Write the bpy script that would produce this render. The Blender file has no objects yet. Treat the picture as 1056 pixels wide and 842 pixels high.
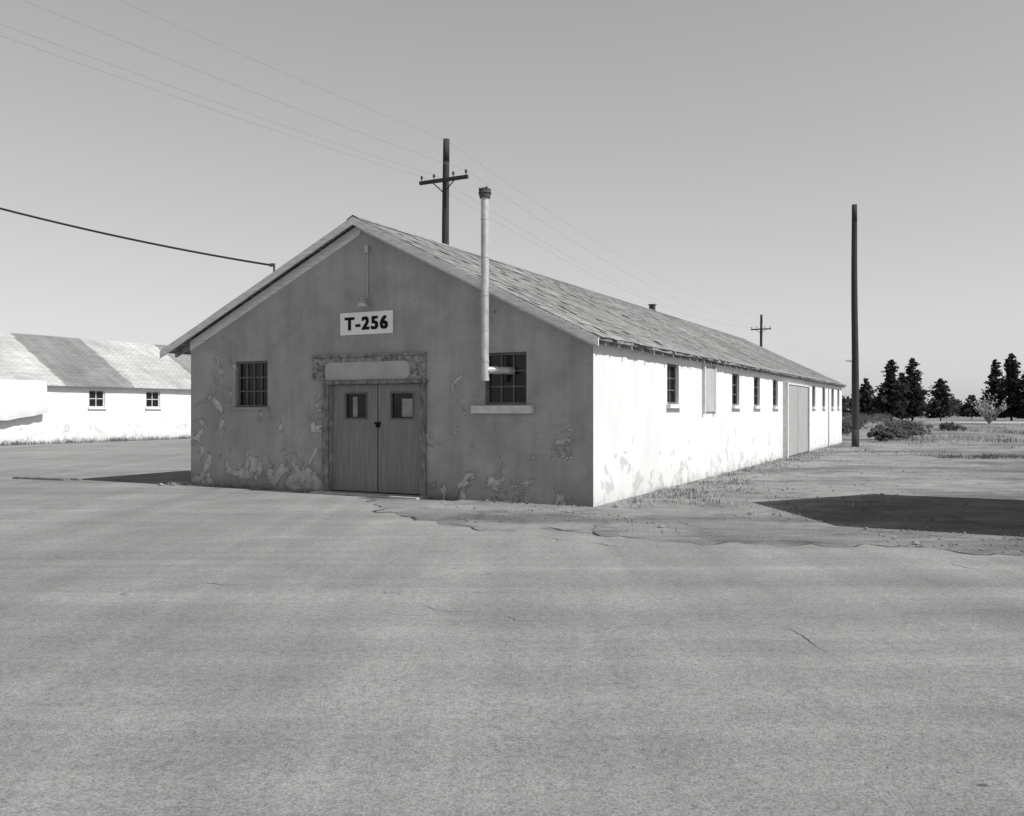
import bpy, math, random
from mathutils import Vector, Matrix, noise as mn
random.seed(7)
R=random.random
def U(a,b): return a+(b-a)*random.random()
scene=bpy.context.scene
scene.view_settings.view_transform='Standard'; scene.view_settings.look='None'; scene.view_settings.exposure=0
COL=scene.collection
TH=math.radians(-27.64)
P0=(1.34,14.4)
def L2W(s,t,z=0):
    c,sn=math.cos(TH),math.sin(TH)
    return Vector((P0[0]+s*c-t*sn, P0[1]+s*sn+t*c, z))

# ---------------------------------------------------------------- materials
class NT:
    def __init__(s,name):
        s.m=bpy.data.materials.new(name); s.m.use_nodes=True
        s.t=s.m.node_tree; s.n=s.t.nodes; s.p=s.n['Principled BSDF']
        s.tc=s.n.new('ShaderNodeTexCoord')
    def link(s,a,b): s.t.links.new(a,b)
    def mapping(s,scale=(1,1,1),src=None,rot=0):
        m=s.n.new('ShaderNodeMapping'); m.inputs['Scale'].default_value=scale; m.inputs['Rotation'].default_value=(0,0,rot)
        s.link(src or s.tc.outputs['Object'],m.inputs[0]); return m.outputs[0]
    def noise(s,scale,detail=4,rough=.55,vec=None,dist=0):
        n=s.n.new('ShaderNodeTexNoise'); n.inputs['Scale'].default_value=scale
        n.inputs['Detail'].default_value=detail; n.inputs['Roughness'].default_value=rough
        n.inputs['Distortion'].default_value=dist
        s.link(vec or s.tc.outputs['Object'],n.inputs['Vector']); return n.outputs['Fac']
    def ramp(s,src,stops):
        r=s.n.new('ShaderNodeValToRGB'); e=r.color_ramp.elements
        while len(e)<len(stops): e.new(.5)
        for i,(p,v) in enumerate(stops):
            e[i].position=p; e[i].color=(v,v,v,1)
        s.link(src,r.inputs[0]); return r.outputs[0]
    def math(s,op,a,b=None,clamp=False):
        n=s.n.new('ShaderNodeMath'); n.operation=op; n.use_clamp=clamp
        for i,x in enumerate((a,b)):
            if x is None: continue
            if isinstance(x,(int,float)): n.inputs[i].default_value=x
            else: s.link(x,n.inputs[i])
        return n.outputs[0]
    def mixv(s,f,a,b):
        n=s.n.new('ShaderNodeMix'); n.data_type='FLOAT'
        for i,x in zip((0,2,3),(f,a,b)):
            if isinstance(x,(int,float)): n.inputs[i].default_value=x
            else: s.link(x,n.inputs[i])
        return n.outputs[0]
    def sep(s):
        n=s.n.new('ShaderNodeSeparateXYZ'); s.link(s.tc.outputs['Object'],n.inputs[0]); return n.outputs
    def comb(s,x,y,z=0.0):
        n=s.n.new('ShaderNodeCombineXYZ')
        for i,v in enumerate((x,y,z)):
            if isinstance(v,(int,float)): n.inputs[i].default_value=v
            else: s.link(v,n.inputs[i])
        return n.outputs[0]
    def crack(s,scale,width,dist=.3,dscale=1.5):
        nz=s.n.new('ShaderNodeTexNoise'); nz.inputs['Scale'].default_value=dscale; nz.inputs['Detail'].default_value=5
        s.link(s.tc.outputs['Object'],nz.inputs['Vector'])
        v=s.n.new('ShaderNodeVectorMath'); v.operation='MULTIPLY_ADD'
        s.link(nz.outputs['Color'],v.inputs[0]); v.inputs[1].default_value=(dist,)*3
        s.link(s.tc.outputs['Object'],v.inputs[2])
        vo=s.n.new('ShaderNodeTexVoronoi'); vo.feature='DISTANCE_TO_EDGE'; vo.inputs['Scale'].default_value=scale
        s.link(v.outputs[0],vo.inputs['Vector'])
        return s.ramp(vo.outputs['Distance'],[(0,1),(width,0)])
    def done(s,col,rough=.9,bump=None,bstr=.3,bdist=.02,spec=.2,metal=0):
        if isinstance(col,(int,float)): s.p.inputs['Base Color'].default_value=(col,col,col,1)
        else: s.link(col,s.p.inputs['Base Color'])
        s.p.inputs['Roughness'].default_value=rough
        s.p.inputs['Specular IOR Level'].default_value=spec
        s.p.inputs['Metallic'].default_value=metal
        if bump is not None:
            b=s.n.new('ShaderNodeBump'); b.inputs['Strength'].default_value=bstr; b.inputs['Distance'].default_value=bdist
            s.link(bump,b.inputs['Height']); s.link(b.outputs[0],s.p.inputs['Normal'])
        return s.m

def simple(name,v,var=.25,scale=6,rough=.85,grain=None,spec=.2,metal=0,bstr=.25):
    t=NT(name); vec=t.mapping(grain) if grain else None
    n=t.noise(scale,5,.6,vec)
    c=t.ramp(n,[(.25,v*(1-var)),(.75,v*(1+var))])
    return t.done(c,rough,n,bstr,.01,spec,metal)

def m_gable():
    t=NT('gable_stucco_paint')
    o=t.sep()
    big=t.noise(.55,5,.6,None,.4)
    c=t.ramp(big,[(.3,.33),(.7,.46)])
    blot=t.noise(2.6,6,.65,None,.3); c=t.math('MULTIPLY',c,t.ramp(blot,[(.3,.87),(.7,1.09)]))
    streak=t.noise(1.0,5,.65,t.mapping((3,3,.3)))
    c=t.math('MULTIPLY',c,t.ramp(streak,[(.28,.84),(.55,1.0),(.72,1.05)]))
    fine=t.noise(60,4,.7)
    c=t.math('MULTIPLY',c,t.ramp(fine,[(.3,.83),(.7,1.10)]))
    pn=t.noise(1.5,8,.66,None,.7)
    left=t.math('MULTIPLY',t.math('ADD',o[0],4.6),-.006)
    pn2=t.math('ADD',t.math('ADD',pn,t.math('MULTIPLY',o[2],-.05)),left)
    mask=t.ramp(pn2,[(.525,0),(.535,1)])
    edge=t.ramp(pn2,[(.51,0),(.525,1),(.538,1),(.55,0)])
    c=t.mixv(t.math('MULTIPLY',mask,.8),c,t.ramp(t.noise(9,4),[(.3,.36),(.7,.72)]))
    c=t.mixv(t.math('MULTIPLY',edge,.5),c,.13)
    ck=t.math('MULTIPLY',t.crack(.55,.006,.5,2.5),t.ramp(t.noise(.6,3),[(.5,0),(.6,1)]))
    c=t.mixv(t.math('MULTIPLY',ck,.5),c,.12)
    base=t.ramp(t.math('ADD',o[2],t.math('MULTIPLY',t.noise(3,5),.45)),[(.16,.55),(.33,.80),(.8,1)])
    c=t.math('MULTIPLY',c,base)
    h=t.math('ADD',t.math('MULTIPLY',fine,.6),t.math('ADD',t.math('MULTIPLY',blot,1.2),t.math('MULTIPLY',mask,-.6)))
    return t.done(c,.9,h,.6,.022)
def m_white():
    t=NT('white_stucco_paint'); o=t.sep()
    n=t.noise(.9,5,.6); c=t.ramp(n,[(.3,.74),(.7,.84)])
    f=t.noise(34,5,.7); c=t.math('MULTIPLY',c,t.ramp(f,[(.25,.90),(.7,1.02)]))
    st=t.noise(1.2,4,.6,t.mapping((2.2,2.2,.5))); c=t.math('MULTIPLY',c,t.ramp(st,[(.25,.92),(.6,1.0)]))
    pn=t.math('ADD',t.noise(2.2,8,.7,None,.8),t.math('MULTIPLY',o[2],-.085))
    mask=t.ramp(pn,[(.53,0),(.55,1)])
    c=t.mixv(t.math('MULTIPLY',mask,.55),c,.42)
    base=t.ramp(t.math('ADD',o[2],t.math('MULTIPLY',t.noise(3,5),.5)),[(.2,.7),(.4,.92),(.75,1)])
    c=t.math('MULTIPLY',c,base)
    return t.done(c,.85,t.math('ADD',t.math('ADD',f,n),t.math('MULTIPLY',mask,-.6)),.4,.014)
def m_roof(name='roof_shingles',a=.19,b=.29,bands=False):
    t=NT(name); o=t.sep()
    v=t.comb(o[1],t.math('MULTIPLY',o[0],1.11))
    br=t.n.new('ShaderNodeTexBrick'); t.link(v,br.inputs['Vector'])
    br.inputs['Color1'].default_value=(a,a,a,1); br.inputs['Color2'].default_value=(b,b,b,1)
    br.inputs['Mortar'].default_value=(a*.35,)*3+(1,)
    br.inputs['Scale'].default_value=1; br.inputs['Brick Width'].default_value=.32; br.inputs['Row Height'].default_value=.14
    br.inputs['Mortar Size'].default_value=.008
    c=br.outputs['Color']
    stv=t.comb(t.math('MULTIPLY',o[1],1.6),t.math('MULTIPLY',o[0],.3))
    st=t.noise(1.0,7,.72,stv)
    lo,hi=(.8,1.2) if bands else (.6,1.5)
    c=t.math('MULTIPLY',c,t.ramp(st,[(.3,lo),(.5,1.0),(.72,hi)]))
    rows=t.noise(1.0,4,.6,t.comb(t.math('MULTIPLY',o[1],.25),t.math('MULTIPLY',o[0],7)))
    c=t.math('MULTIPLY',c,t.ramp(rows,[(.3,.85),(.7,1.15)]))
    bl=t.noise(.35,4,.6); c=t.math('MULTIPLY',c,t.ramp(bl,[(.3,.8),(.7,1.22)]))
    if bands:
        w=t.math('FRACT',t.math('MULTIPLY',t.math('ADD',o[1],t.math('MULTIPLY',t.math('FLOOR',t.math('MULTIPLY',o[0],.9)),.12)),1/9.0))
        c=t.math('MULTIPLY',c,t.ramp(w,[(0,1.4),(.55,1.45),(.56,.72),(.98,.78)]))
    h=t.math('ADD',t.math('MULTIPLY',br.outputs['Fac'],-1),st)
    return t.done(c,.9,h,.5,.025)
def m_asphalt():
    t=NT('dusty_pavement')
    big=t.noise(.10,5,.6,None,.6); c=t.ramp(big,[(.3,.25),(.7,.345)])
    mid=t.noise(.8,7,.68,None,.5); c=t.math('MULTIPLY',c,t.ramp(mid,[(.3,.86),(.7,1.10)]))
    for sc,ro in(((.06,1.6,1),.12),((.05,2.2,1),-.35),((1.8,.07,1),.2)):
        trk=t.noise(.7,5,.6,t.mapping(sc,None,ro),.2); c=t.math('MULTIPLY',c,t.ramp(trk,[(.34,.90),(.5,1.0),(.62,1.09)]))
    f=t.noise(75,4,.8); c=t.math('MULTIPLY',c,t.ramp(f,[(.32,.50),(.5,1.0),(.70,1.40)]))
    g=t.noise(17,5,.75); c=t.math('MULTIPLY',c,t.ramp(g,[(.3,.74),(.5,1),(.72,1.14)]))
    spots=t.ramp(t.noise(2.3,2,.4),[(.20,.55),(.24,1)]); c=t.math('MULTIPLY',c,spots)
    sp2=t.ramp(t.noise(6.3,1,.3),[(.15,.45),(.18,1)]); c=t.math('MULTIPLY',c,sp2)
    ck2=t.math('MULTIPLY',t.crack(.5,.004,.8,1.1),t.ramp(t.noise(.22,3,.5),[(.53,0),(.62,.5)]))
    c=t.mixv(t.math('MULTIPLY',ck2,.6),c,.10)
    h=t.math('ADD',f,t.math('MULTIPLY',g,.7))
    return t.done(c,.95,h,.6,.010,.12)
def m_dirt():
    t=NT('dry_dirt')
    big=t.noise(.25,6,.6); c=t.ramp(big,[(.3,.26),(.7,.39)])
    m=t.noise(1.3,8,.72,None,.6); c=t.math('MULTIPLY',c,t.ramp(m,[(.32,.62),(.5,1.0),(.7,1.22)]))
    f=t.noise(24,6,.75); c=t.math('MULTIPLY',c,t.ramp(f,[(.3,.6),(.55,1.0),(.75,1.3)]))
    sc=t.noise(.16,6,.7,t.mapping((.6,2,1)),.5); c=t.math('MULTIPLY',c,t.ramp(sc,[(.40,.6),(.52,1.05)]))
    return t.done(c,1,t.math('ADD',f,m),.8,.04,.1)

M=dict(
 gable=m_gable(), white=m_white(), roof=m_roof(), roof2=m_roof('banded_roof_felt',.33,.38,True),
 asphalt=m_asphalt(), dirt=m_dirt(),
 trim=simple('weathered_white_trim',.72,.25,5,.8,(1,1,6)),
 trimd=simple('weathered_trim_bare',.20,.65,5,.85,(3,3,1.2)),
 header=simple('flaking_header_paint',.25,.8,7,.85,(1.5,1.5,2)),
 pale=simple('cream_panel',.44,.15,2.5,.7),
 door=simple('door_plywood',.21,.28,3,.6,(7,7,.5),.35),
 frame=simple('window_frame_paint',.15,.3,8),
 fwhite=simple('window_frame_white',.6,.2,8),
 wood=simple('creosoted_pole_wood',.05,.4,6,.9,(6,6,.4)),
 arm=simple('crossarm_wood',.06,.4,8),
 rafter=simple('rafter_wood',.28,.4,6,.9),
 metal=simple('galvanised_pipe',.46,.3,5,.5,(2,2,1),.4,.2),
 metald=simple('rusty_cap',.08,.5,14,.8),
 sign=simple('sign_white_enamel',.86,.04,3,.5),
 black=simple('black_paint',.008,.2,6,.6,None,.1),
 conc=simple('concrete_sill',.5,.2,9,.9),
 wire=simple('overhead_cable',.03,.1,3,.6),
 wirel=simple('thin_line_wire',.30,.1,3,.5),
 tarp=simple('plastic_sheeting',.75,.08,2,.4),
 stone=simple('stone',.24,.5,5,.95),
 crk=simple('crack_fill_soil',.06,.4,5,1),
 dry=simple('dry_grass_blades',.38,.35,2,1),
 green=simple('weed_leaves',.13,.4,2,1),
 leaf=simple('conifer_needles',.030,.5,.8,1),
 bark=simple('bark',.06,.4,5,1),
 bush=simple('scrub_leaves',.09,.5,.9,1),
 shed=simple('shed_boards',.45,.25,3,.9,(4,4,.5)),
 panel=simple('sliding_door_boards',.36,.2,3,.9,(4,4,.5)),
 far=simple('pale_gravel_road',.45,.15,.3,1),
)
g=NT('window_glass'); n=g.noise(1.5,2); M['glass']=g.done(g.ramp(n,[(.3,.006),(.7,.018)]),.12,n,.05,.01,.3)

# ---------------------------------------------------------------- mesh helper
class MB:
    def __init__(s): s.v=[]; s.f=[]; s.mi=[]; s.cur=0
    def add(s,vs,fs):
        b=len(s.v); s.v+= [tuple(x) for x in vs]
        for f in fs: s.f.append(tuple(b+i for i in f)); s.mi.append(s.cur)
    def box(s,x0,x1,y0,y1,z0,z1,F=None):
        p=[(x0,y0,z0),(x1,y0,z0),(x1,y1,z0),(x0,y1,z0),(x0,y0,z1),(x1,y0,z1),(x1,y1,z1),(x0,y1,z1)]
        if F: p=[F(*q) for q in p]
        s.add(p,[(0,3,2,1),(4,5,6,7),(0,1,5,4),(1,2,6,5),(2,3,7,6),(3,0,4,7)])
    def cyl(s,p0,p1,r0,r1=None,n=12,cap=True):
        r1=r0 if r1 is None else r1
        p0=Vector(p0);p1=Vector(p1); d=(p1-p0).normalized()
        a=d.orthogonal().normalized(); b=d.cross(a)
        vs=[]
        for p,r in((p0,r0),(p1,r1)):
            for i in range(n):
                q=2*math.pi*i/n; vs.append(p+a*math.cos(q)*r+b*math.sin(q)*r)
        fs=[(i,(i+1)%n,n+(i+1)%n,n+i) for i in range(n)]
        if cap: fs+=[tuple(range(n-1,-1,-1)),tuple(range(n,2*n))]
        s.add(vs,fs)
    def tube(s,pts,r,n=5):
        for a,b in zip(pts[:-1],pts[1:]): s.cyl(a,b,r,r,n,False)
    def beam(s,p0,p1,w,h,up=Vector((0,0,1))):
        p0=Vector(p0);p1=Vector(p1); d=(p1-p0).normalized(); a=d.cross(up).normalized(); u=a.cross(d)
        vs=[]
        for p in(p0,p1):
            for i,j in((-1,-1),(1,-1),(1,1),(-1,1)): vs.append(p+a*w/2*i+u*h/2*j)
        s.add(vs,[(3,2,1,0),(4,5,6,7),(0,1,5,4),(1,2,6,5),(2,3,7,6),(3,0,4,7)])
    def quad(s,c,a,b):
        s.add([c-a-b,c+a-b,c+a+b,c-a+b],[(0,1,2,3)])
    def obj(s,name,mats,parent=None,smooth=False):
        me=bpy.data.meshes.new(name); me.from_pydata(s.v,[],s.f); 
        if not isinstance(mats,(list,tuple)): mats=[mats]
        for m in mats: me.materials.append(m)
        for p,i in zip(me.polygons,s.mi): p.material_index=i; p.use_smooth=smooth
        me.update()
        o=bpy.data.objects.new(name,me); COL.objects.link(o)
        if parent: o.parent=parent
        return o
def empty(name,loc=(0,0,0),rot=0):
    e=bpy.data.objects.new(name,None); COL.objects.link(e); e.location=loc; e.rotation_euler=(0,0,rot); e.empty_display_size=.5
    return e
def FX(y0): return lambda a,d,z:(a,y0-d,z)
def FY(x0): return lambda a,d,z:(x0+d,a,z)
def FYn(x0): return lambda a,d,z:(x0-d,a,z)
def FXn(y0): return lambda a,d,z:(a,y0+d,z)

def wall(mb,F,a0,a1,z0,z1,holes,depth=.12):
    xs=sorted({a0,a1}|{h[0] for h in holes}|{h[1] for h in holes}); zs=sorted({z0,z1}|{h[2] for h in holes}|{h[3] for h in holes})
    for i in range(len(xs)-1):
        for j in range(len(zs)-1):
            cx=(xs[i]+xs[i+1])/2; cz=(zs[j]+zs[j+1])/2
            if any(h[0]<cx<h[1] and h[2]<cz<h[3] for h in holes): continue
            mb.add([F(xs[i],0,zs[j]),F(xs[i+1],0,zs[j]),F(xs[i+1],0,zs[j+1]),F(xs[i],0,zs[j+1])],[(0,1,2,3)])
    for h in holes:
        c=[(h[0],h[2]),(h[1],h[2]),(h[1],h[3]),(h[0],h[3])]
        for k in range(4):
            p,q=c[k],c[(k+1)%4]
            mb.add([F(p[0],0,p[1]),F(q[0],0,q[1]),F(q[0],-depth,q[1]),F(p[0],-depth,p[1])],[(0,1,2,3)])
def window(name,parent,F,a0,a1,z0,z1,cols,rows,fm,depth=.12,sill=True,bar=.022,fr=.045):
    mb=MB()
    mb.cur=1; mb.box(a0,a1,-depth+.005,-depth+.012,z0,z1,F)
    mb.cur=0
    d0,d1=-depth+.014,-depth+.06
    mb.box(a0,a0+fr,d0,d1,z0,z1,F); mb.box(a1-fr,a1,d0,d1,z0,z1,F)
    mb.box(a0+fr,a1-fr,d0,d1,z0,z0+fr,F); mb.box(a0+fr,a1-fr,d0,d1,z1-fr,z1,F)
    W=a1-a0-2*fr; H=z1-z0-2*fr
    for i in range(1,cols):
        x=a0+fr+W*i/cols; mb.box(x-bar/2,x+bar/2,d0,d0+.025,z0+fr,z1-fr,F)
    for j in range(1,rows):
        z=z0+fr+H*j/rows; mb.box(a0+fr,a1-fr,d0,d0+.021,z-bar/2,z+bar/2,F)
    if sill:
        mb.cur=2; mb.box(a0-.06,a1+.06,.002,.09,z0-.085,z0-.004,F)
    return mb.obj(name,[fm,M['glass'],M['trim']],parent)

def roof_slab(name,parent,mat,xr,zr,xe,ze,y0,y1,th=.05,jit=.014,rag=.03,ny=None):
    mb=MB(); nx=10; ny=ny or int((y1-y0)/.25)
    idx={}
    vs=[];fs=[]
    for k in(0,1):
        for j in range(ny+1):
            for i in range(nx+1):
                f=i/nx; y=y0+(y1-y0)*j/ny
                x=xr+(xe-xr)*f; z=zr+(ze-zr)*f
                z+=jit*mn.noise(Vector((x*.7+parent.location.x,y*.5,3)))*1.6
                if i==nx:
                    e=rag*mn.noise(Vector((y*3.1,7,1)))+rag*.6*mn.noise(Vector((y*.7,2,1))); x+=e*(1 if xe>xr else -1)
                z-=k*th
                idx[k,i,j]=len(vs); vs.append((x,y,z))
    for j in range(ny):
        for i in range(nx):
            fs.append((idx[0,i,j],idx[0,i+1,j],idx[0,i+1,j+1],idx[0,i,j+1]))
            fs.append((idx[1,i,j+1],idx[1,i+1,j+1],idx[1,i+1,j],idx[1,i,j]))
    for j in range(ny):
        fs.append((idx[0,nx,j],idx[1,nx,j],idx[1,nx,j+1],idx[0,nx,j+1]))
        fs.append((idx[0,0,j+1],idx[1,0,j+1],idx[1,0,j],idx[0,0,j]))
    for i in range(nx):
        for j in(0,ny): fs.append((idx[0,i,j],idx[1,i,j],idx[1,i+1,j],idx[0,i+1,j]))
    mb.add(vs,fs); return mb.obj(name,mat,parent)

# ---------------------------------------------------------------- ground
mb=MB(); mb.add([(-3000,-3000,0),(3000,-3000,0),(3000,3000,0),(-3000,3000,0)],[(0,1,2,3)]); mb.obj('ground',M['dirt'])
EDGE=[]
def rough_poly(pts,step,amp,seed):
    out=[]
    for i in range(len(pts)):
        a=Vector(pts[i][:2]); b=Vector(pts[(i+1)%len(pts)][:2]); L=(b-a).length
        n=max(1,int(min(L,40)/step)) if pts[i][2] else 1
        nn=(b-a).normalized(); nn=Vector((-nn.y,nn.x))
        for k in range(n):
            p=a+(b-a)*k/n
            if pts[i][2]:
                p=p+nn*amp*(mn.noise(Vector((p.x*.8,p.y*.8,seed)))+.6*mn.noise(Vector((p.x*3,p.y*3,seed+5)))+.3*mn.noise(Vector((p.x*9,p.y*9,seed+9))))
                if 3<=i<=8: EDGE.append(p)
            out.append(p)
    return out
A=L2W(-5,4);B=L2W(-5,70);C=L2W(-32.4,70);D=L2W(-32.4,-30)
pts=[(-400,-120,0),(400,-120,0),(400,-70,0),(40,-2.5,1),(14,7.2,1),(5.6,9.6,1),(2.0,10.7,1),(-1.0,12.3,1),(-2.3,14.2,1),(-2.9,16.9,0),(A.x,A.y,0),(B.x,B.y,0),(C.x,C.y,1),(D.x,D.y,0),(-400,D.y-30,0)]
rp=rough_poly(pts,.12,.5,2)
mb=MB(); mb.add([(p.x,p.y,.004) for p in rp],[tuple(range(len(rp)))]); mb.obj('asphalt_road',M['asphalt'])
mb=MB(); mb.add([(58,104,.004),(300,112,.004),(300,128,.004),(52,118,.004)],[(0,1,2,3)]); mb.obj('gravel_road',M['far'])
def ribbon(mb,P,w,z=.008,seed=0):
    L=[];Rr=[]
    for i,p in enumerate(P):
        a=P[max(0,i-1)];b=P[min(len(P)-1,i+1)]; d=(b-a).normalized(); nn=Vector((-d.y,d.x))
        ww=w*max(0,.35+2.0*mn.noise(Vector((p.x*2.3,p.y*2.3,seed))))
        if i in(0,len(P)-1): ww=0
        L.append(p+nn*ww/2);Rr.append(p-nn*ww/2)
    for i in range(len(P)-1):
        mb.add([(L[i].x,L[i].y,z),(L[i+1].x,L[i+1].y,z),(Rr[i+1].x,Rr[i+1].y,z),(Rr[i].x,Rr[i].y,z)],[(0,3,2,1)])
def fract(a,b,amp,seed,step=.03):
    a=Vector(a);b=Vector(b); n=int((b-a).length/step)+2; d=(b-a).normalized(); nn=Vector((-d.y,d.x)); out=[]
    for i in range(n+1):
        p=a.lerp(b,i/n); out.append(p+nn*amp*(mn.noise(Vector((p.x*.6,p.y*.6,seed)))+.5*mn.noise(Vector((p.x*2,p.y*2,seed)))+.3*mn.noise(Vector((p.x*7,p.y*7,seed)))+.12*mn.noise(Vector((p.x*20,p.y*20,seed)))))
    return out
mb=MB()
ribbon(mb,EDGE,.04,.008,3)
for a,b,am,w in(((-10,9.6),(-1.2,7.6),.35,.006),((-1.2,7.6),(1.2,5.8),.3,.004),((4.6,9.2),(4.75,8.0),.2,.016),((2.05,6.4),(2.15,5.7),.12,.008),
                ((0.4,11.5),(4.6,10.3),.3,.018),((2.5,11.9),(8,10.2),.4,.02),((-6,13.5),(-.5,13.0),.35,.010),((-.3,11.9),(1.6,9.9),.3,.010),
                ((3,13.0),(9,11.4),.5,.02),((5.5,10.9),(10.5,9.4),.4,.018),((2.2,12.6),(3.4,10.9),.3,.014)):
    ribbon(mb,fract(a,b,am,a[0]),w,.008,a[1])
mb.obj('pavement_cracks',M['crk'])

# ---------------------------------------------------------------- main building
LEN=31.6; WID=9.27; RX=-4.75; RZ=5.236; EXR=.20; EZR=2.784; EXL=-9.9; EZL=2.871; OG=.25
bld=empty('barracks_building',(P0[0],P0[1],0),TH)
slR=(RZ-EZR)/(EXR-RX); slL=(RZ-EZL)/(RX-EXL)
TH_R=.05
zR=RZ-slR*(0-RX)-TH_R-.03; zL=RZ-slL*(RX+WID)-TH_R-.03; zA=RZ-TH_R-.03
G=FX(0); S=FY(0)
holes=[(-7.977,-7.10,1.655,2.60),(-2.052,-1.231,1.69,2.60),(-5.50,-3.385,.03,2.10)]
mb=MB()
wall(mb,G,-WID,0,-.05,2.64,holes)
mb.add([G(-WID,0,2.64),G(0,0,2.64),G(0,0,zR),G(RX,0,zA),G(-WID,0,zL)],[(0,1,2,3,4)])
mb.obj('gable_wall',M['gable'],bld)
wins=[3.97,9.50,12.1,14.84,22.6,25.3,28.0,30.0]
sh=[(w,w+(.81 if w<30 else .7),1.72,2.56) for w in wins]
mb=MB(); wall(mb,S,0,LEN,-.05,zR,sh)
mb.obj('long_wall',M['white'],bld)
mb=MB(); wall(mb,FYn(-WID),0,LEN,-.05,zL,[]); mb.obj('rear_long_wall',M['white'],bld)
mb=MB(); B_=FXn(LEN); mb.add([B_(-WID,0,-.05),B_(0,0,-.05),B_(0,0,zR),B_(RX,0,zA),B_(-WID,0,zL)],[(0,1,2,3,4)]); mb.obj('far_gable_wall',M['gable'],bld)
roof_slab('roof_slope_sunny',bld,M['roof'],RX,RZ,EXR,EZR,-OG,LEN+OG)
roof_slab('roof_slope_shaded',bld,M['roof'],RX,RZ,EXL,EZL,-OG,LEN+OG)
mb=MB()
for k in range(54):
    y=-OG-.01+k*.6; lift=.012+.006*mn.noise(Vector((k,1,1)))
    mb.add([(RX-.15,y,RZ-.15*slL+lift),(RX,y,RZ+lift+.01),(RX+.15,y,RZ-.15*slR+lift),(RX-.15,y+.59,RZ-.15*slL+lift+.004),(RX,y+.59,RZ+lift+.016),(RX+.15,y+.59,RZ-.15*slR+lift+.004)],[(0,1,4,3),(1,2,5,4)])
mb.obj('ridge_cap',M['rafter'],bld)
mb=MB()
for _ in range(420):
    x=U(RX+.2,EXR-.1); y=U(-.1,LEN); z=RZ-slR*(x-RX)+.012; w=U(.10,.22); l=U(.12,.22); u=U(.004,.02)
    mb.add([(x,y,z+.004),(x,y+w,z+.004),(x+l,y+w,z-slR*l+u),(x+l,y,z-slR*l+u*U(.3,1))],[(0,1,2,3)])
y=-.2
while y<LEN:
    w=U(.12,.3); l=U(.16,.22); z=RZ-slR*(EXR-.16-RX)+.018
    mb.add([(EXR-.16,y,z),(EXR-.16,y+w*.96,z),(EXR-.16+l,y+w*.96,z-slR*l),(EXR-.16+l,y,z-slR*l-.004)],[(0,1,2,3)]); y+=w
mb.obj('loose_shingles',simple('loose_shingle_wood',.27,.5,1.7,.9),bld)
mb=MB()
def rake(mb,x0,x1,y0,y1,off0,off1):
    def zr(x): return RZ-(slR*(x-RX) if x>RX else slL*(RX-x))
    p=[]
    for y in(y0,y1):
        p+=[(x0,y,zr(x0)-off1),(x1,y,zr(x1)-off1),(x1,y,zr(x1)-off0),(x0,y,zr(x0)-off0)]
    mb.add(p,[(0,1,2,3),(7,6,5,4),(0,4,5,1),(1,5,6,2),(2,6,7,3),(3,7,4,0)])
yb=-OG-.028
rake(mb,RX,-1.9,yb,-OG-.004,.018,.16); rake(mb,-1.89,EXR,yb-.003,-OG-.004,.020,.155); rake(mb,EXL,-7.4,yb,-OG-.004,.018,.165);rake(mb,-7.39,RX-.003,yb-.002,-OG-.004,.02,.16)
mb.obj('rake_boards',M['trim'],bld)
mb=MB()
rake(mb,RX,-.004,-.03,-.003,.10,.22); rake(mb,-WID+.004,RX-.003,-.03,-.003,.10,.30)
mb.obj('frieze_boards',M['trim'],bld)
mb=MB()
y=.1
def zr_(x): return RZ-slR*(x-RX)
def zl_(x): return RZ-slL*(RX-x)
while y<LEN+.2:
    yy=y+U(-.02,.02)
    for zf,x0,x1,dp in((zr_,-.02,EXR-.015+U(-.03,.01),.17),(zl_,-WID+.02,EXL+.03,.19)):
        mb.add([(x0,yy,zf(x0)-.052),(x1,yy,zf(x1)-.052),(x1,yy,zf(x1)-.14),(x0,yy,zf(x0)-dp),(x0,yy+.045,zf(x0)-.052),(x1,yy+.045,zf(x1)-.052),(x1,yy+.045,zf(x1)-.14),(x0,yy+.045,zf(x0)-dp)],
               [(0,1,2,3),(7,6,5,4),(0,4,5,1),(1,5,6,2),(2,6,7,3),(3,7,4,0)])
    y+=.61
mb.obj('rafter_tails',M['rafter'],bld)
window('gable_window_left',bld,G,*holes[0],4,3,M['frame'],sill=False)
window('gable_window_right',bld,G,*holes[1],3,3,M['frame'],sill=False)
mb=MB(); mb.box(-2.27,-1.09,.003,.11,1.54,1.675,G); mb.obj('window_sill',M['fwhite'],bld)
mb=MB(); mb.box(-8.03,-7.06,.003,.035,1.60,1.65,G); mb.obj('window_sill_left',M['gable'],bld)
for i,h in enumerate(sh):
    window('side_window_%d'%(i+1),bld,S,*h,2,3,M['frame'])
mb=MB(); mb.box(6.69,7.55,.003,.05,1.56,2.62,S); mb.cur=1
mb.box(6.60,6.69,.003,.07,1.5,2.66,S); mb.box(7.55,7.64,.003,.07,1.5,2.66,S); mb.obj('boarded_window',[M['shed'],M['fwhite']],bld)
mb=MB(); mb.box(16.7,18.75,.003,.10,.05,2.45,S); mb.box(18.8,20.9,.003,.10,.05,2.45,S); mb.cur=1
mb.box(16.5,16.69,.003,.16,0,2.52,S); mb.box(20.91,21.05,.003,.16,0,2.52,S); mb.box(16.69,20.91,.003,.13,2.46,2.52,S)
mb.obj('side_sliding_door',[M['panel'],M['fwhite']],bld)
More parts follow.
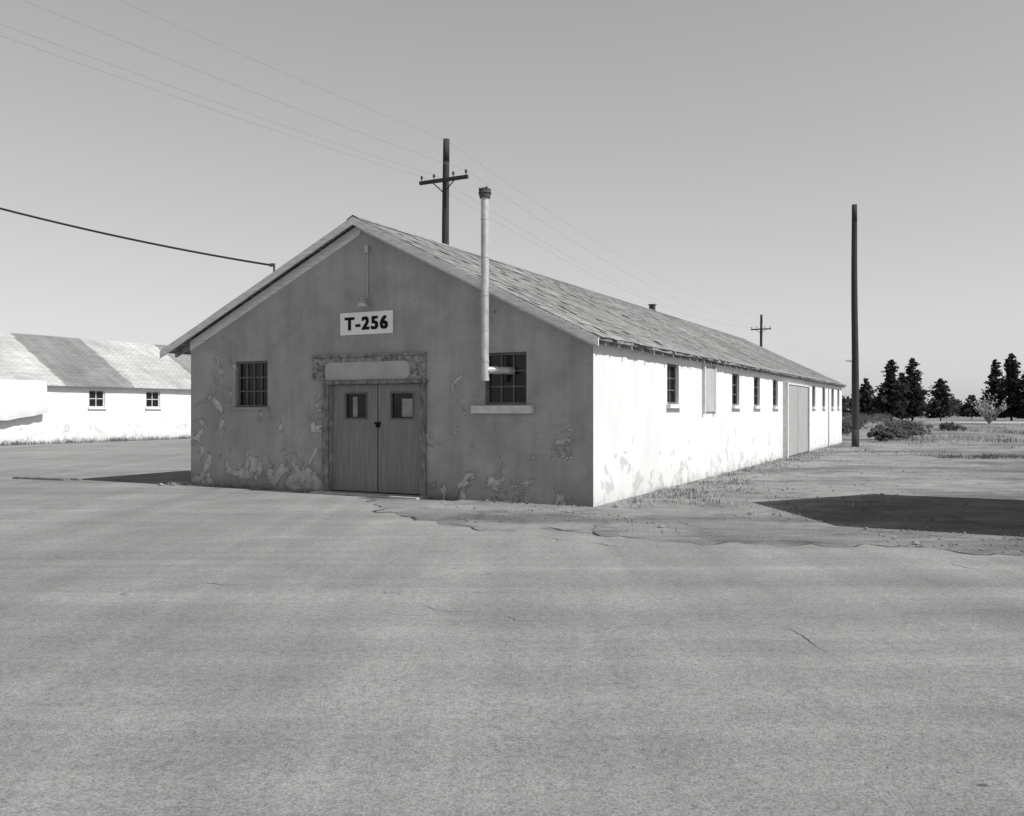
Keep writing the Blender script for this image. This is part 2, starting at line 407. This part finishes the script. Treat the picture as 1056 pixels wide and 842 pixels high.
# door
D0=-.10
mb=MB()
for (a0,a1,g0,g1) in((-5.483,-4.41,-5.153,-4.668),(-4.385,-3.394,-4.085,-3.607)):
    z0,z1,gz0,gz1=.05,2.085,1.45,1.91
    mb.cur=0
    mb.box(a0,g0,D0,D0+.045,z0,z1,G); mb.box(g1,a1,D0,D0+.045,z0,z1,G)
    mb.box(g0,g1,D0,D0+.045,z0,gz0,G); mb.box(g0,g1,D0,D0+.045,gz1,z1,G)
    mb.cur=1; mb.box(g0,g1,D0+.004,D0+.012,gz0,gz1,G)
    mb.cur=2
    for (p,q,r,s_) in((g0,g1,gz0-.03,gz0),(g0,g1,gz1,gz1+.03)): mb.box(p-.03,q+.03,D0+.047,D0+.057,r,s_,G)
    mb.box(g0-.03,g0,D0+.047,D0+.057,gz0,gz1,G); mb.box(g1,g1+.03,D0+.047,D0+.057,gz0,gz1,G)
    mb.cur=3; w=g1-g0
    if a0<-5: mb.box(g0+.30*w,g0+.52*w,D0+.013,D0+.016,gz0+.02,gz1-.06,G)
    else: mb.box(g0+.45*w,g1,D0+.013,D0+.016,gz0+.02,gz1-.1,G); 
mb.obj('double_door',[M['door'],M['glass'],M['frame'],simple('dusty_pane',.26,.4,5,.3)],bld)
mb=MB(); mb.box(-4.47,-4.33,D0+.047,D0+.058,1.33,1.37,G); mb.box(-4.42,-4.35,D0+.06,D0+.085,1.27,1.34,G)
mb.obj('hasp_and_padlock',M['black'],bld)
mb=MB()
mb.box(-5.66,-5.503,.003,.05,.02,2.085,G); mb.box(-3.382,-3.27,.003,.05,.02,2.085,G); mb.box(-5.68,-3.25,.003,.055,2.09,2.165,G)
mb.obj('door_frame',M['trimd'],bld)
mb=MB()
mb.box(-5.92,-5.62,.003,.03,2.17,2.60,G); mb.box(-3.62,-3.28,.003,.03,2.17,2.62,G)
mb.box(-5.62,-3.62,.003,.028,2.52,2.61,G); mb.box(-5.94,-3.27,.003,.06,2.612,2.65,G)
mb.obj('door_header',M['header'],bld)
mb=MB()
x0,x1,z0,z1,r=-5.615,-3.625,2.175,2.515,.13
pp=[]
for cx,cz,a0 in((x1-r,z0+r,-90),(x1-r,z1-r,0),(x0+r,z1-r,90),(x0+r,z0+r,180)):
    for k in range(5):
        a=math.radians(a0+k*22.5); pp.append((cx+r*math.cos(a),cz+r*math.sin(a)))
mb.add([G(a,.016,z) for a,z in pp],[tuple(range(len(pp)))])
mb.cur=1; mb.box(-5.62,-3.62,.003,.012,2.17,2.52,G)
mb.obj('header_panel',[M['pale'],M['header']],bld)
mb=MB(); mb.box(-5.7,-3.25,.0,.35,-.02,.03,G); mb.obj('door_step',M['conc'],bld)
# sign
mb=MB(); mb.box(-5.223,-3.998,.008,.03,3.03,3.455,G); sg=mb.obj('building_sign',M['sign'],bld)
cu=bpy.data.curves.new('lettering','FONT'); cu.body='T-256'; cu.size=1; cu.offset=.004; cu.extrude=.02; cu.space_character=1.2
to=bpy.data.objects.new('lettering_src',cu); COL.objects.link(to)
bpy.context.view_layer.update()
me=bpy.data.meshes.new_from_object(to.evaluated_get(bpy.context.evaluated_depsgraph_get()))
bpy.data.objects.remove(to)
xs=[v.co.x for v in me.vertices]; ys=[v.co.y for v in me.vertices]
w=max(xs)-min(xs);h=max(ys)-min(ys)
mb=MB(); q=0
for dx in(-.016,-.008,0,.008,.016):
    for dz in(-.009,0,.009):
        q+=1
        vs=[G(-5.10+(v.co.x-min(xs))/w*.98+dx,.034+v.co.z*.1+q*.0003,3.125+(v.co.y-min(ys))/h*.235+dz) for v in me.vertices]
        mb.add(vs,[tuple(p.vertices) for p in me.polygons])
mb.obj('lettering',M['black'],bld)
# lamp + conduit
mb=MB(); mb.cyl((-4.578,-.03,3.70),(-4.578,-.03,4.62),.013,n=8); mb.box(-4.62,-4.54,.003,.07,4.56,4.70,G)
mb.cyl((-4.578,-.06,4.2),(-4.578,-.0,4.2),.02,n=8)
mb.cyl((-4.578,-.03,3.70),(-4.578,-.16,3.66),.02,n=8)
mb.cyl((-4.578,-.16,3.68),(-4.578,-.16,3.58),.03,.10,14); mb.cyl((-4.578,-.16,3.58),(-4.578,-.16,3.535),.10,.10,14)
mb.obj('wall_lamp',M['metal'],bld,False)
# stove pipe : straight stack with a horizontal tee into the window
px,py=-1.847,-.36
mb=MB(); mb.cyl((px,py,2.12),(px,py,5.28),.068,n=24)
for z in(2.42,2.95,3.55,4.2,4.85): mb.cyl((px,py,z),(px,py,z+.025),.073,n=24)
mb.cyl((px,py,2.10),(px,py,2.16),.074,n=24)
mb.cyl((px,py,2.28),(px+.30,py+.30,2.28),.062,n=20); mb.cyl((px+.12,py+.12,2.28),(px+.15,py+.15,2.28),.068,n=20); mb.cyl((px+.28,py+.28,2.28),(px+.30,.08,2.28),.063,n=20)
mb.box(px-.01,px+.01,py+.06,-.0,3.3,3.33); mb.box(px-.01,px+.01,py+.06,-.26,4.02,4.05)
mb.obj('stove_pipe',M['metal'],bld,False)
mb=MB()
mb.cyl((px,py,5.22),(px,py,5.30),.09,.105,18); mb.cyl((px,py,5.30),(px,py,5.345),.115,.10,18)
for i in range(9):
    a=2*math.pi*i/9; mb.cyl((px+.075*math.cos(a),py+.075*math.sin(a),5.33),(px+.085*math.cos(a),py+.085*math.sin(a),5.37+.015*(i%3)),.03,.022,6)
mb.cyl((px,py,5.33),(px,py,5.39),.09,.05,14)
mb.obj('chimney_cap',M['metald'],bld,False)
mb=MB()
t=17.1; z=RZ-.1; mb.box(RX-.09,RX+.09,t,t+.2,z,z+.28); mb.box(RX-.12,RX+.12,t-.03,t+.23,z+.282,z+.31)
mb.obj('roof_vent',M['metald'],bld)
mb=MB(); mb.cyl((-6.70,-.24,4.2),(-6.70,-.24,4.50),.022,n=8); mb.cyl((-6.70,-.24,4.47),(-6.78,-.28,4.47),.035,n=8); mb.obj('service_mast',M['metald'],bld)

# ---------------------------------------------------------------- second barracks at left
b2p=L2W(-33.5,0)
b2=empty('barracks_building.001',(b2p.x,b2p.y,0),TH)
S2=FY(0); z2=2.80
h2=[(15.5+3.42*i,16.42+3.42*i,1.72,2.62) for i in range(-4,7)]
mb=MB(); wall(mb,S2,-6,44,-.05,z2,h2); mb.obj('long_wall',M['white'],b2)
G2=FX(-6); mb=MB(); mb.add([G2(-10,0,-.05),G2(0,0,-.05),G2(0,0,2.8),G2(-5,0,5.5),G2(-10,0,2.8)],[(0,1,2,3,4)]); mb.obj('gable_wall',M['gable'],b2)
mb=MB(); G3=FXn(44); mb.add([G3(-10,0,-.05),G3(0,0,-.05),G3(0,0,2.8),G3(-5,0,5.5),G3(-10,0,2.8)],[(0,1,2,3,4)]); mb.obj('far_gable_wall',M['gable'],b2)
mb=MB(); wall(mb,FYn(-10),-6,44,-.05,2.8,[]); mb.obj('rear_long_wall',M['white'],b2)
roof_slab('roof_slope_sunny',b2,M['roof2'],-5,5.6,.3,2.80,-6.3,44.3,ny=90)
roof_slab('roof_slope_shaded',b2,M['roof2'],-5,5.6,-10.3,2.80,-6.3,44.3,ny=90)
for i,h in enumerate(h2): window('side_window_%d'%(i+1),b2,S2,*h,2,2,M['fwhite'],bar=.04,fr=.07)
# plastic sheet hung from the eave, in loose vertical folds, lower edge swept
mb=MB(); nx,nz=70,30; vs=[]
for j in range(nz+1):
    for i in range(nx+1):
        u=i/nx; v=j/nz
        t=6.5+6.5*u+.10*mn.noise(Vector((v*3,u*2,3)))
        zb=1.0+.45*u**3+.12*mn.noise(Vector((t*1.3,0,2)))
        z=zb+(2.97-zb)*v
        d=.33+.22*(1-v)*(.4+math.sin(math.pi*(1-v)))*.6
        d+=(1-v*.8)*(.10*mn.noise(Vector((t*2.6+z*.5,z*.25,4)))+.05*mn.noise(Vector((t*6-z*.8,z*.3,4))))
        vs.append(S2(t,d,z))
mb.add(vs,[(j*(nx+1)+i,j*(nx+1)+i+1,(j+1)*(nx+1)+i+1,(j+1)*(nx+1)+i) for j in range(nz) for i in range(nx)])
mb.obj('plastic_sheet',M['tarp'],b2,True)

# ---------------------------------------------------------------- shed (right of frame, throws the shadow)
sp=L2W(7,1.95); shd=empty('wooden_shed',(sp.x,sp.y,0),TH)
mb=MB(); hw=2.35
WF=FYn(0); mb.add([WF(-hw,0,-.05),WF(hw,0,-.05),WF(hw,0,2.95),WF(0,0,4.5),WF(-hw,0,2.95)],[(0,1,2,3,4)])
mb.add([(7,-hw,-.05),(7,hw,-.05),(7,hw,2.95),(7,0,4.5),(7,-hw,2.95)],[(0,1,2,3,4)])
mb.add([(0,-hw,-.05),(7,-hw,-.05),(7,-hw,2.95),(0,-hw,2.95)],[(0,1,2,3)]); mb.add([(0,hw,-.05),(7,hw,-.05),(7,hw,2.95),(0,hw,2.95)],[(0,1,2,3)])
mb.obj('walls',M['shed'],shd)
mb=MB()
for sgn in(-1,1):
    e=hw+.25; p=[(-.25,0,4.6),(7.25,0,4.6),(7.25,sgn*e,4.6-e*.66),(-.25,sgn*e,4.6-e*.66)]
    mb.add(p+[(a,b,c-.06) for a,b,c in p],[(0,1,2,3),(7,6,5,4),(0,4,5,1),(1,5,6,2),(2,6,7,3),(3,7,4,0)])
mb.obj('roof',M['roof'],shd)
mb=MB(); mb.box(-1.1,1.1,.003,.05,.02,2.2,WF); mb.cur=1; mb.box(-1.2,-1.1,.003,.06,.02,2.3,WF); mb.box(1.1,1.2,.003,.06,.02,2.3,WF); mb.box(-1.1,1.1,.003,.06,2.2,2.3,WF); mb.obj('door',[M['door'],M['trim']],shd)

# ---------------------------------------------------------------- poles & wires
def pole(name,x,y,h,r0,r1,arms=(),lean=(0,0)):
    e=empty(name,(x,y,0))
    mb=MB(); N=14
    for i in range(N):
        a=i/N;b=(i+1)/N
        w=lambda f:(lean[0]*f+.02*math.sin(f*7),lean[1]*f+.02*math.sin(f*5+1),-.3*(f==0)+h*f)
        mb.cyl(w(a),w(b),r0+(r1-r0)*a,r0+(r1-r0)*b,12,i in(0,N-1))
    mb.obj('shaft',M['wood'],e,True)
    for k,(z,L) in enumerate(arms):
        mb=MB(); d=Vector((math.cos(TH),math.sin(TH),0)); f=Vector((-d.y,d.x,0)); o=f*(-r1-.05)
        mb.beam(o+Vector((0,0,z))-d*L/2,o+Vector((0,0,z))+d*L/2,.10,.12)
        for sgn in(-1,1): mb.beam(o+Vector((0,0,z-.45)),o+Vector((0,0,z-.06))+d*sgn*L*.22,.02,.035)
        for q in(-.46,-.2,.2,.46):
            c=o+Vector((0,0,z+.06))+d*q*L; mb.cyl(c,c+Vector((0,0,.10)),.018,n=6); mb.cyl(c+Vector((0,0,.09)),c+Vector((0,0,.19)),.05,.035,8)
        mb.obj('crossarm_%d'%(k+1),M['arm'],e)
    return e
dl=Vector((math.cos(TH),math.sin(TH),0)); dv=Vector((-dl.y,dl.x,0))
PA=Vector((-2.34,31,0)); PB=Vector((25.1,88,0)); PC=Vector((56.5,145,0)); PZ=Vector((-29.7,-26,0)); PD=Vector((90,210,0))
for p in(PA,PB,PC,PZ,PD): pole('utility_pole',p.x,p.y,11.2,.16,.115,((9.72,2.0),))
pole('utility_pole',14.9,37.9,10.5,.16,.11,(),(-.06,0))
PS=Vector((-16,15,0)); pole('utility_pole',PS.x,PS.y,8.0,.15,.11)
def cat(a,b,sag,n=28):
    a=Vector(a);b=Vector(b); return [a.lerp(b,i/n)-Vector((0,0,4*sag*(i/n)*(1-i/n))) for i in range(n+1)]
mb=MB()
seq=[PZ,PA,PB,PC,PD]
for a,b in zip(seq[:-1],seq[1:]):
    for q in(-.46,-.2,.46):
        o=dl*q*2.0-dv*.165+Vector((0,0,9.95)); mb.tube(cat(a+o,b+o,1.35),.0045)
    o=Vector((0,0,11.18)); mb.tube(cat(a+o,b+o,1.3),.0045)
mb.obj('overhead_wires',M['wirel'])
mp=L2W(-6.78,-.28,4.47)
mb=MB(); mb.tube(cat(mp,PS+Vector((.1,0,7.35)),.35,30),.02,6); mb.obj('service_cable',M['wire'])

# ---------------------------------------------------------------- vegetation
def st(X,Y):
    c,sn=math.cos(TH),math.sin(TH); dx,dy=X-P0[0],Y-P0[1]
    return dx*c+dy*sn,-dx*sn+dy*c
def inside_building(p):
    s,t=st(*p); return -WID<s<.03 and 0<t<LEN
def tuft(mb,x,y,h,n,spread):
    for _ in range(n):
        a=U(0,6.283); r=spread*R()**.7; bx=x+r*math.cos(a); by=y+r*math.sin(a)
        hh=h*U(.4,1.1); ln=U(.3,1.1)*hh; a2=a+U(-1,1); w=U(.003,.008)*(1+hh)
        px_,py_=-math.sin(a2)*w,math.cos(a2)*w
        mx,my=bx+math.cos(a2)*ln*.35,by+math.sin(a2)*ln*.35; tx,ty=bx+math.cos(a2)*ln,by+math.sin(a2)*ln
        mb.add([(bx-px_,by-py_,0),(bx+px_,by+py_,0),(mx+px_*.8,my+py_*.8,hh*.6),(mx-px_*.8,my-py_*.8,hh*.6),(tx,ty,hh)],[(0,1,2,3),(3,2,4)])
mb=MB()
for _ in range(360):
    t=U(.5,31); s=.08+abs(random.gauss(0,.4)); dens=mn.noise(Vector((t*.7,s,3)))
    if dens<.02: continue
    p=L2W(s,t); mb.cur=0 if R()<.85 else 1; tuft(mb,p.x,p.y,U(.04,.15),int(U(8,20)),.16)
for _ in range(90):
    s=.2+abs(random.gauss(0,.9)); t=U(.8,6); p=L2W(s,t); mb.cur=0 if R()<.8 else 1; tuft(mb,p.x,p.y,U(.03,.11),14,.18)
for _ in range(70):
    p=L2W(U(-9.2,-.2),-.05-abs(random.gauss(0,.08))); 
    mb.cur=0 if R()<.5 else 1; tuft(mb,p.x,p.y,U(.02,.08),8,.10)
for _ in range(14):
    p=L2W(-9.3+U(-.3,.6),-.1-U(0,.25)); mb.cur=0; tuft(mb,p.x,p.y,U(.05,.13),14,.12)
for _ in range(2600):
    Y=13 + (U(0,1)**1.4)*90; X=U(.12,.75)*Y
    if mn.noise(Vector((X*.22,Y*.13,8)))<.05 : continue
    s,t=st(X,Y)
    if s<.6 or inside_building((X,Y)): continue
    if Y<26 and R()<.8: continue
    mb.cur=0 if R()<.45 else 1; tuft(mb,X,Y,U(.03,.11)*(1+Y/70),int(U(5,12)),.2+Y*.006)
for _ in range(380):
    X=U(14.3,26);Y=29.5+U(-2,2)*(.5+.5*(X-14)/10); mb.cur=1; tuft(mb,X,Y,U(.05,.14),18,.35)
for _ in range(1300):
    Y=U(42,100); X=U(.42,.68)*Y
    if mn.noise(Vector((X*.12,Y*.08,2)))<-.05: continue
    mb.cur=1 if R()<.75 else 0; tuft(mb,X,Y,U(.1,.35),12,.6)
mb.obj('dry_weeds',[M['dry'],M['green']])
mb=MB()
for _ in range(600):
    p=L2W(-33.4+abs(random.gauss(.1,.35)),U(5,40)); mb.cur=0 if R()<.3 else 1; tuft(mb,p.x,p.y,U(.08,.32),12,.3)
mb.obj('weed_strip',[M['dry'],M['green']])

def blobleaf(mb,c,r,n,size,flat=.8):
    for _ in range(n):
        d=Vector((random.gauss(0,1),random.gauss(0,1),random.gauss(0,1)*flat)).normalized()*r*(.45+.6*R())
        d.z*=flat; a=Vector((random.gauss(0,1),random.gauss(0,1),random.gauss(0,1))).normalized(); b=a.orthogonal().normalized()
        s_=size*U(.5,1.2); mb.quad(c+d,a*s_,b*s_*.6)
def bush(name,x,y,w,h,mat,n=9):
    e=empty(name,(x,y,0)); mb=MB()
    for i in range(7):
        a=U(0,6.28); mb.cyl((0,0,0),(math.cos(a)*w*.35,math.sin(a)*w*.35,h*U(.5,.8)),.02,.008,5)
    mb.obj('stems',M['bark'],e); mb=MB()
    for i in range(n):
        a=U(0,6.28); r=w*.42*R()**.5; hh=h*U(.25,.85)*(1-.5*r/w)
        blobleaf(mb,Vector((math.cos(a)*r,math.sin(a)*r,hh)),h*.3,90,.055)
    mb.obj('foliage',mat,e)
for (x,y,w,h) in((20.3,47,2.2,.9),(22.4,50,2.4,.8),(24.0,53,2.6,1.2),(21.5,56,2.6,1.3),(26.0,57,3.0,.9),(23.8,61,3.0,1.4),(28,64,3,1.0),(18.8,44.5,1.3,.6),(33,66,2.5,.8),(19.2,52,1.8,1.1),(30,74,4,1.6),(34,80,4,1.4)):
    bush('scrub_bush',x,y,w,h,M['bush'],12)
def conifer(x,y,H,rb,z0=.8):
    e=empty('conifer_tree',(x,y,0)); mb=MB(); mb.cyl((0,0,-.2),(0,0,H*.97),.03*H/1.6,.02,9)
    lv=MB(); nl=int(H*4); ph=U(0,9)
    for i in range(nl):
        f=i/nl; z=z0+(H-z0)*f; prof=min(1,(1-f)*1.5)**.8*(.8+.2*min(1,f*5)); 
        nb=int(5+6*(1-f))
        for k in range(nb):
            a=U(0,6.283)
            L=rb*prof*(.75+.75*mn.noise(Vector((math.cos(a)*1.2+ph,math.sin(a)*1.2,z*.55))))*U(.65,1.2)+.12
            droop=-.12*L+.35*L*f
            tip=Vector((math.cos(a)*L,math.sin(a)*L,z+droop)); base=Vector((0,0,z+.1))
            if k%2==0: mb.cyl(base,tip,.035,.01,4,False)
            m=int(5+L*8)
            for q in range(m):
                g_=U(.15,1.05); c=base.lerp(tip,g_)+Vector((U(-1,1),U(-1,1),U(-1,1)))*.22*(.6+L*.25)
                a_=Vector((math.cos(a)+U(-.8,.8),math.sin(a)+U(-.8,.8),U(-.6,.6))).normalized(); b_=a_.orthogonal().normalized()
                lv.quad(c,a_*U(.12,.26),(b_+Vector((0,0,U(-.5,.5))))*U(.06,.14))
    mb.obj('trunk',M['bark'],e); lv.obj('needles',M['leaf'],e)
def at(px_,Y): return (px_-528)/901*Y
for px_,Y,top,rb in((919,128,371,2.3),(941,131,370,2.4),(970,126,391,2.1),(893,140,391,1.9),(1026,135,371,1.8),(1043,130,365,2.1),(1062,128,374,2.4),(1100,135,368,2.2),(1002,150,408,2.0),(930,142,385,2.0)):
    conifer(at(px_,Y),Y,1.6+(423-top)*Y/901,rb)
e=empty('bare_shrub_tree',(at(1020,100),100,0)); mb=MB(); lv=MB()
for i in range(40):
    a=U(0,6.28); el=U(.7,1.4); L=U(1.5,3.2); tip=Vector((math.cos(a)*math.cos(el)*L,math.sin(a)*math.cos(el)*L,math.sin(el)*L+.3)); mb.cyl((0,0,0),tip,.04,.01,4,False)
    for q in range(12): 
        c=tip*U(.6,1.05)+Vector((U(-.2,.2),U(-.2,.2),U(-.2,.2))); a_=Vector((U(-1,1),U(-1,1),U(-1,1))).normalized(); lv.quad(c,a_*.09,a_.orthogonal().normalized()*.06)
mb.obj('branches',M['rafter'],e); lv.obj('leaves',M['dry'],e)
mb=MB()
for i in range(330):
    X=U(45,260); Y=U(170,215); 
    hh=3.8+3.0*mn.noise(Vector((X*.05,1,1)))+U(-.8,.8)
    blobleaf(mb,Vector((X,Y,hh*.5)),max(1.5,hh*.55),60,.42)
for i in range(240):
    X=U(-260,-60); Y=U(190,220); hh=4+2*mn.noise(Vector((X*.05,1,1)))
    blobleaf(mb,Vector((X,Y,hh*.5)),hh*.5,40,.5)
mb.obj('distant_trees',M['leaf'])
mb=MB()
def stone(mb,x,y,r):
    base=[(1,0,0),(0,1,0),(-1,0,0),(0,-1,0),(0,0,.8),(0,0,-.6),(.6,.6,.3),(-.6,.5,.35),(-.55,-.6,.3),(.6,-.55,.25)]
    q=[Vector(b)*r*U(.7,1.2) for b in base]; an=U(0,6)
    q=[Matrix.Rotation(an,3,'Z')@k for k in q]
    p=[(x+k.x,y+k.y,max(-.005,k.z+r*.25)) for k in q]
    mb.add(p,[(0,6,4),(6,1,4),(1,7,4),(7,2,4),(2,8,4),(8,3,4),(3,9,4),(9,0,4),(0,1,6),(1,2,7),(2,3,8),(3,0,9)])
for _ in range(4200):
    Y=9.5+U(0,1)**1.5*30; X=U(-.08,.62)*Y
    if inside_building((X,Y)): continue
    if Y< 12.2-.45*X: continue
    if mn.noise(Vector((X*.5,Y*.4,5)))<-.1: continue
    stone(mb,X,Y,U(.006,.026)*(1 if R()<.94 else 2))
for _ in range(500):
    s=.1+abs(random.gauss(0,.5)); t=U(.2,30); p=L2W(s,t); stone(mb,p.x,p.y,U(.01,.045))
for _ in range(2200):
    Y=3+14*R()**1.2; X=U(-.65,.65)*Y
    if inside_building((X,Y)): continue
    if mn.noise(Vector((X*.6,Y*.6,15)))<-.05: continue
    stone(mb,X,Y,U(.002,.007)*(1 if R()<.97 else 1.8))
for s_,t_,r in((-9.6,-.5,.07),(-9.4,-.35,.06),(-6.05,-.15,.08),(-5.95,-.2,.05),(-5.9,-.1,.06),(.35,.1,.05),(-2.6,-.5,.04),(-7.2,-.3,.04)):
    p=L2W(s_,t_); stone(mb,p.x,p.y,r)
mb.obj('gravel',M['stone'])
q=L2W(-13.3,-.6); e=empty('timber_planks',(q.x,q.y,0),TH+.1); mb=MB(); mb.box(-.9,.7,-.1,.08,.006,.045); mb.box(-.5,.9,.12,.25,.006,.04); mb.obj('boards',M['trimd'],e)

# ---------------------------------------------------------------- light, sky, camera
EL=math.radians(45)
AZ=math.radians(.2)
d=Vector((math.cos(TH-AZ)*math.cos(EL),math.sin(TH-AZ)*math.cos(EL),math.sin(EL)))
sd=bpy.data.lights.new('sun','SUN'); sd.energy=4.6; sd.angle=math.radians(.53); sd.color=(1,.99,.97)
so=bpy.data.objects.new('sun',sd); COL.objects.link(so); so.rotation_euler=d.to_track_quat('Z','Y').to_euler(); so.location=d*50
W=bpy.data.worlds.new('World'); scene.world=W; W.use_nodes=True; nt=W.node_tree; bg=nt.nodes['Background']
def wn(t): return nt.nodes.new(t)
sk=wn('ShaderNodeTexSky'); sk.sky_type='NISHITA'; sk.sun_disc=False; sk.sun_elevation=EL; sk.sun_rotation=math.atan2(d.x,d.y)
sk.air_density=1.0; sk.dust_density=1.2; sk.ozone_density=1.0
bw=wn('ShaderNodeRGBToBW'); nt.links.new(sk.outputs[0],bw.inputs[0])
pw=wn('ShaderNodeMath'); pw.operation='POWER'; pw.inputs[1].default_value=.42; nt.links.new(bw.outputs[0],pw.inputs[0])
ml=wn('ShaderNodeMath'); ml.operation='MULTIPLY'; ml.inputs[1].default_value=2.4; nt.links.new(pw.outputs[0],ml.inputs[0])
# hazy horizon band bright; sky overhead, out of frame, dimmed to deepen ground shadows
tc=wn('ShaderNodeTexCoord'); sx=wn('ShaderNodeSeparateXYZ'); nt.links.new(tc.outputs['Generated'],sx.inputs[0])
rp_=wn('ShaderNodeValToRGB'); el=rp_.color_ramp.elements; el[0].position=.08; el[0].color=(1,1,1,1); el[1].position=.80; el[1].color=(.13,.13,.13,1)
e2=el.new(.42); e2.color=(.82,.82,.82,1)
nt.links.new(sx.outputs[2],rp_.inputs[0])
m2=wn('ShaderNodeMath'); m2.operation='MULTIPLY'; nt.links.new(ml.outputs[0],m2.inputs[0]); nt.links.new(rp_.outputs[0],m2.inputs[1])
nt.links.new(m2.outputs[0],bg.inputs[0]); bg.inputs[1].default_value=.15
cd=bpy.data.cameras.new('camera'); cd.sensor_width=36; cd.lens=30.72; cd.clip_end=6000; cd.clip_start=.05; cd.shift_y=.0019
co=bpy.data.objects.new('camera',cd); COL.objects.link(co); co.location=(0,0,1.6); co.rotation_euler=(math.radians(90),0,0)
scene.camera=co
